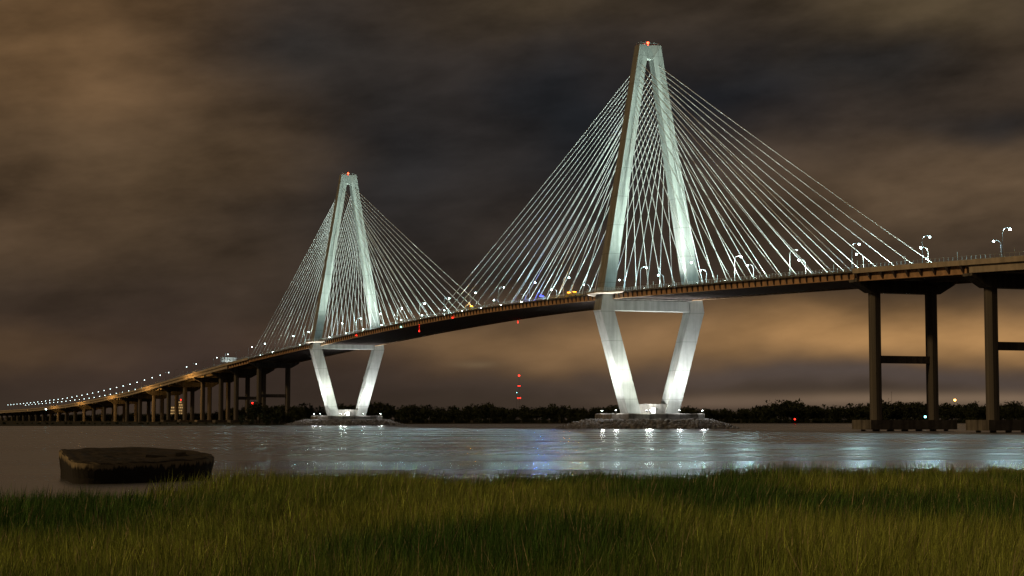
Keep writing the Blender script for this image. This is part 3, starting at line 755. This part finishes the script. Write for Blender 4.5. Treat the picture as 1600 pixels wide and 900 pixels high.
# radio mast: lattice with red obstruction lamps
p = ray_pt(811, 587, 4200); t = thing('radio_mast', 'distant radio mast with red lamps rising above the woods between the towers', 'mast', (p.x, p.y, 3))
b = MB(); H = p.z - 3
for a in range(3): b.tube((1.6 * math.cos(a * 2.094), 1.6 * math.sin(a * 2.094), 0), (.7 * math.cos(a * 2.094), .7 * math.sin(a * 2.094), H), .12, n=4)
nb = 26
for k in range(nb):
    for a in range(3):
        f = lambda kk, aa: ((1.6 - .9 * kk / nb) * math.cos(aa * 2.094), (1.6 - .9 * kk / nb) * math.sin(aa * 2.094), H * kk / nb)
        b.tube(f(k, a), f(k + 1, a + 1), .07, n=4)
b.build('lattice', MT['post'], t)
for py, r, xs_ in ((587, 2.0, (0,)), (603, 1.0, (-1.6, 1.6)), (622, 1.5, (-2.6, 2.6))):
    z = ray_pt(811, py, 4200).z - 3
    for x in xs_:
        c = MB(); c.ball((x, -1.5, z), r); c.build('lens', MT['red'], t)
mast(807, 613, 4100, MT['cyan'], .8, 'small white lamp on a pole just left of the radio mast', 'lamp_pole', 'lamp pole')
mast(1491, 624.5, 2300, MT['sodium'], 1.5, 'bright orange lamp on a tall pole above the right-hand woods', 'lamp_pole', 'lamp pole', .8)
mast(1445, 650.5, 1960, MT['cyan'], 1.3, 'bluish-white lamp on a short pole at the waterline between the right-hand columns', 'lamp_pole', 'lamp pole')
mast(394, 629.5, 2300, MT['red'], 1.3, 'red obstruction lamp on a pole seen between the columns left of the left tower', 'lamp_pole', 'lamp pole')
mast(71, 638.5, 1500, MT['lens'], .5, 'white yard lamp under the low left end of the approach', 'lamp_pole', 'lamp pole')
mast(1393, 612, 2400, MT['dark'], .3, 'unlit thin pole above the woods between the right-hand columns', 'lamp_pole', 'pole')
mast(1388, 622, 2400, MT['dark'], .3, 'shorter unlit pole beside the thin pole above the woods', 'lamp_pole', 'pole')
# sodium mast lamps added beside the left approach to light its fascia orange
for k, (s, l, hh) in enumerate(((905, -48, 34), (1110, -50, 29), (1330, -52, 23), (1560, -54, 19), (1800, -56, 16))):
    q = W(l, s, 0); t = thing('added_mast_lamp', f'{nth(k + 1)} added orange mast lamp from the river beside the left approach', 'mast lamp', (q.x, q.y, .8), BA, 'added orange mast lamps by the left approach')
    b = MB(); b.tube((0, 0, 0), (0, 0, hh), .16, .1, 6); b.tube((0, 0, hh - .1), (.7, 0, hh + .1), .07, n=4); b.build('post', MT['dark'], t)
    c = MB(); c.loft([[(.5, -.3, hh - .25), (.5, .3, hh - .25), (.5, .3, hh + .35), (.5, -.3, hh + .35)], [(1.0, -.4, hh - .35), (1.0, .4, hh - .35), (1.0, .4, hh + .45), (1.0, -.4, hh + .45)]]); h = c.build('housing', MT['dark'], t)
    c = MB(); c.box(1.0, 1.05, -.35, .35, hh - .3, hh + .4); c.build('lens', MT['sodium'], h)
    light('lamp_glow', 'SPOT', 34000, (1.0, .48, .12), (1.4, 0, hh), (30, 0, hh + 2.5), .3, 150, .7, t)

# stepped lit building
p = ray_pt(279, 641, 3100); t = thing('stepped_building', 'lit stepped building with red roof lamp seen between the left approach columns', 'building', (p.x, p.y, 2.5))
lv = [(-14, 12, 0, 20), (-13, 10, 20, 24.5), (-3, 9, 24.5, 29), (-1, 6.5, 29, 33)]
b = MB()
for x0, x1, z0, z1 in lv: b.box(x0, x1, 0, 14, z0, z1)
b.build('wall', MT['bldg'], t)
for x0, x1, z0, z1 in lv:
    nz = 1 if z1 - z0 < 6 else 4
    for j in range(nz):
        zb = z0 + (z1 - z0) * j / nz + 1.1; x = x0 + .7
        while x < x1 - 2.2:
            c = MB(); c.box(x, x + 2.0, -.12, .0, zb, zb + 2.1); c.build('window', MT['warmwin'], t); x += 2.9
c = MB(); c.tube((2.5, 6, 33), (2.5, 6, 35), .15, n=6); c.ball((2.5, 6, 35.6), .9); c.build('roof_lamp', MT['red'], t)

# channel buoy
p = ray_pt(1242, 655, 1700); t = thing('channel_buoy', 'small red-lit channel buoy floating right of the right tower', 'buoy', (p.x, p.y, 0))
b = MB(); b.loft([[(1.3 * math.cos(a), 1.3 * math.sin(a), z) for a in [i * math.pi / 6 for i in range(12)]] for z in (-.5, .7)])
b.build('float', mat('buoy_red_paint', (.45, .03, .02), .5), t)
b = MB()
for a in range(4): b.tube((.9 * math.cos(a * 1.571), .9 * math.sin(a * 1.571), .7), (.25 * math.cos(a * 1.571), .25 * math.sin(a * 1.571), p.z - .6), .08, n=4)
b.build('cage', MT['dark'], t)
c = MB(); c.ball((0, 0, p.z), .75); c.build('lens', MT['red'], t)

# ------------------------------------------------------------------ old pier block standing in the shallows
def old_block():
    rs = random.Random(2)
    t = thing('old_pier_block', 'weathered broken concrete pier block standing in the shallow water', 'pier block', (-25.25, 121.5, 0), scale_x=1.07)
    # plan outline: rounded left end, blunt right end
    out = []
    ctrl = [(-4.95, 3.4), (-4.5, 6.4), (-3.3, 9.2), (-1.2, 10.6), (1.0, 10.0), (3.0, 7.6), (4.4, 4.6), (4.75, 1.8), (4.4, -.8), (3.5, -3.4), (2.4, -5.8), (1.2, -7.9), (-.2, -9.2), (-1.4, -8.6), (-2.3, -6.0), (-3.1, -3.2), (-3.9, -.4), (-4.5, 1.8)]
    n = len(ctrl)
    for i in range(n):
        p0, p1, p2, p3 = (Vector((*ctrl[(i + k) % n], 0)) for k in (-1, 0, 1, 2))
        for q in range(4):
            u = q / 4; out.append(.5 * ((2 * p1) + (-p0 + p2) * u + (2 * p0 - 5 * p1 + 4 * p2 - p3) * u * u + (-p0 + 3 * p1 - 3 * p2 + p3) * u ** 3))
    def top(x, y): return 1.56 + .030 * y - .04 * x + .05 * math.sin(x * 1.7) * math.cos(y * 1.1) + .07 * (1 - (x / 5) ** 2 - (y / 11) ** 2)
    b = MB(); m = len(out); loops = []
    jit = [rs.uniform(-.12, .12) for _ in range(m)]
    for f_, k_ in ((-.6, .985), (.25, .985), (.5, 1.0), (.72, 1.012), (.93, 1.015)):
        loops.append([(p.x * (k_ + jit[i] * .06), p.y * (k_ + jit[i] * .06), (top(p.x, p.y) * f_ if f_ > 0 else f_) + rs.uniform(-.03, .03)) for i, p in enumerate(out)])
    for k_, dz in ((1.0, 0.0), (.95, .05), (.86, -.06), (.74, .02), (.6, -.10), (.45, -.03), (.36, -.10)):
        loops.append([(p.x * k_ + rs.uniform(-.04, .04), p.y * k_ + rs.uniform(-.06, .06), top(p.x * k_, p.y * k_) + dz * .7 + jit[(i * 3) % m] * .22) for i, p in enumerate(out)])
    for k_, dz in ((.24, -.22), (.1, -.24)):
        loops.append([(p.x * k_, p.y * k_, top(p.x * k_, p.y * k_) + dz) for p in out])
    b.loft(loops, False, True)
    m_ = bpy.data.materials.new('old_concrete_with_growth'); m_.use_nodes = True; tt = m_.node_tree; bs = tt.nodes['Principled BSDF']; bs.inputs['Roughness'].default_value = .9
    co = tt.nodes.new('ShaderNodeTexCoord'); sp = tt.nodes.new('ShaderNodeSeparateXYZ'); tt.links.new(co.outputs['Object'], sp.inputs[0])
    mp = tt.nodes.new('ShaderNodeMapping'); mp.inputs['Scale'].default_value = (3.2, 3.2, .5); tt.links.new(co.outputs['Object'], mp.inputs[0])
    n1 = tt.nodes.new('ShaderNodeTexNoise'); n1.inputs['Scale'].default_value = 1; n1.inputs['Detail'].default_value = 5; tt.links.new(mp.outputs[0], n1.inputs['Vector'])
    a = tt.nodes.new('ShaderNodeMath'); a.operation = 'MULTIPLY_ADD'; tt.links.new(n1.outputs['Fac'], a.inputs[0]); a.inputs[1].default_value = -1.2; dp = tt.nodes.new('ShaderNodeVectorMath'); dp.operation = 'DOT_PRODUCT'; tt.links.new(co.outputs['Object'], dp.inputs[0]); dp.inputs[1].default_value = (.04, -.030, 1); tt.links.new(dp.outputs['Value'], a.inputs[2])
    rp = tt.nodes.new('ShaderNodeMapRange'); tt.links.new(a.outputs[0], rp.inputs['Value']); rp.inputs['From Min'].default_value = .58; rp.inputs['From Max'].default_value = .74
    n2 = tt.nodes.new('ShaderNodeTexNoise'); n2.inputs['Scale'].default_value = 1.6; n2.inputs['Detail'].default_value = 8; tt.links.new(co.outputs['Object'], n2.inputs['Vector'])
    cr = tt.nodes.new('ShaderNodeValToRGB'); tt.links.new(n2.outputs['Fac'], cr.inputs[0])
    cr.color_ramp.elements[0].position = .38; cr.color_ramp.elements[0].color = (.02, .018, .012, 1); cr.color_ramp.elements[1].position = .66; cr.color_ramp.elements[1].color = (.065, .055, .038, 1)
    # side walls above the tide line are bare pale concrete; tops carry algae
    ge = tt.nodes.new('ShaderNodeNewGeometry'); sn = tt.nodes.new('ShaderNodeSeparateXYZ'); tt.links.new(ge.outputs['True Normal'], sn.inputs[0])
    fl_ = tt.nodes.new('ShaderNodeMapRange'); tt.links.new(sn.outputs[2], fl_.inputs['Value']); fl_.inputs['From Min'].default_value = .35; fl_.inputs['From Max'].default_value = .6
    mw = tt.nodes.new('ShaderNodeMix'); mw.data_type = 'RGBA'; tt.links.new(fl_.outputs[0], mw.inputs['Factor']); mw.inputs['A'].default_value = (.40, .34, .22, 1); tt.links.new(cr.outputs[0], mw.inputs['B'])
    mg = tt.nodes.new('ShaderNodeMix'); mg.data_type = 'RGBA'; tt.links.new(rp.outputs[0], mg.inputs['Factor']); mg.inputs['A'].default_value = (.018, .016, .011, 1); tt.links.new(mw.outputs['Result'], mg.inputs['B'])
    tt.links.new(mg.outputs['Result'], bs.inputs['Base Color'])
    bp = tt.nodes.new('ShaderNodeBump'); bp.inputs['Strength'].default_value = .9; bp.inputs['Distance'].default_value = .15; tt.links.new(n2.outputs['Fac'], bp.inputs['Height']); tt.links.new(bp.outputs[0], bs.inputs['Normal'])
    b.build('concrete_body', m_, t)
    # loose slabs and ridges left on the top
    for k in range(9):
        x, y = rs.uniform(-2.9, 2.9), rs.uniform(-3.0, 6.0)
        if abs(x) < 1.9 and abs(y - .3) < 3.6: continue
        lx, ly = rs.uniform(.5, 1.3), rs.uniform(.3, .9); z = top(x, y); c = MB()
        q = [(-lx, -ly), (lx * rs.uniform(.6, 1), -ly), (lx, ly * rs.uniform(.5, 1)), (-lx * rs.uniform(.5, 1), ly)]
        c.loft([[(px, py, -.2) for px, py in q], [(px * .9, py * .9, rs.uniform(.05, .2)) for px, py in q]])
        c.build('broken_slab', m_, t, (x, y, z)).rotation_euler = (0, 0, rs.uniform(0, 3))
    return t
old_block()
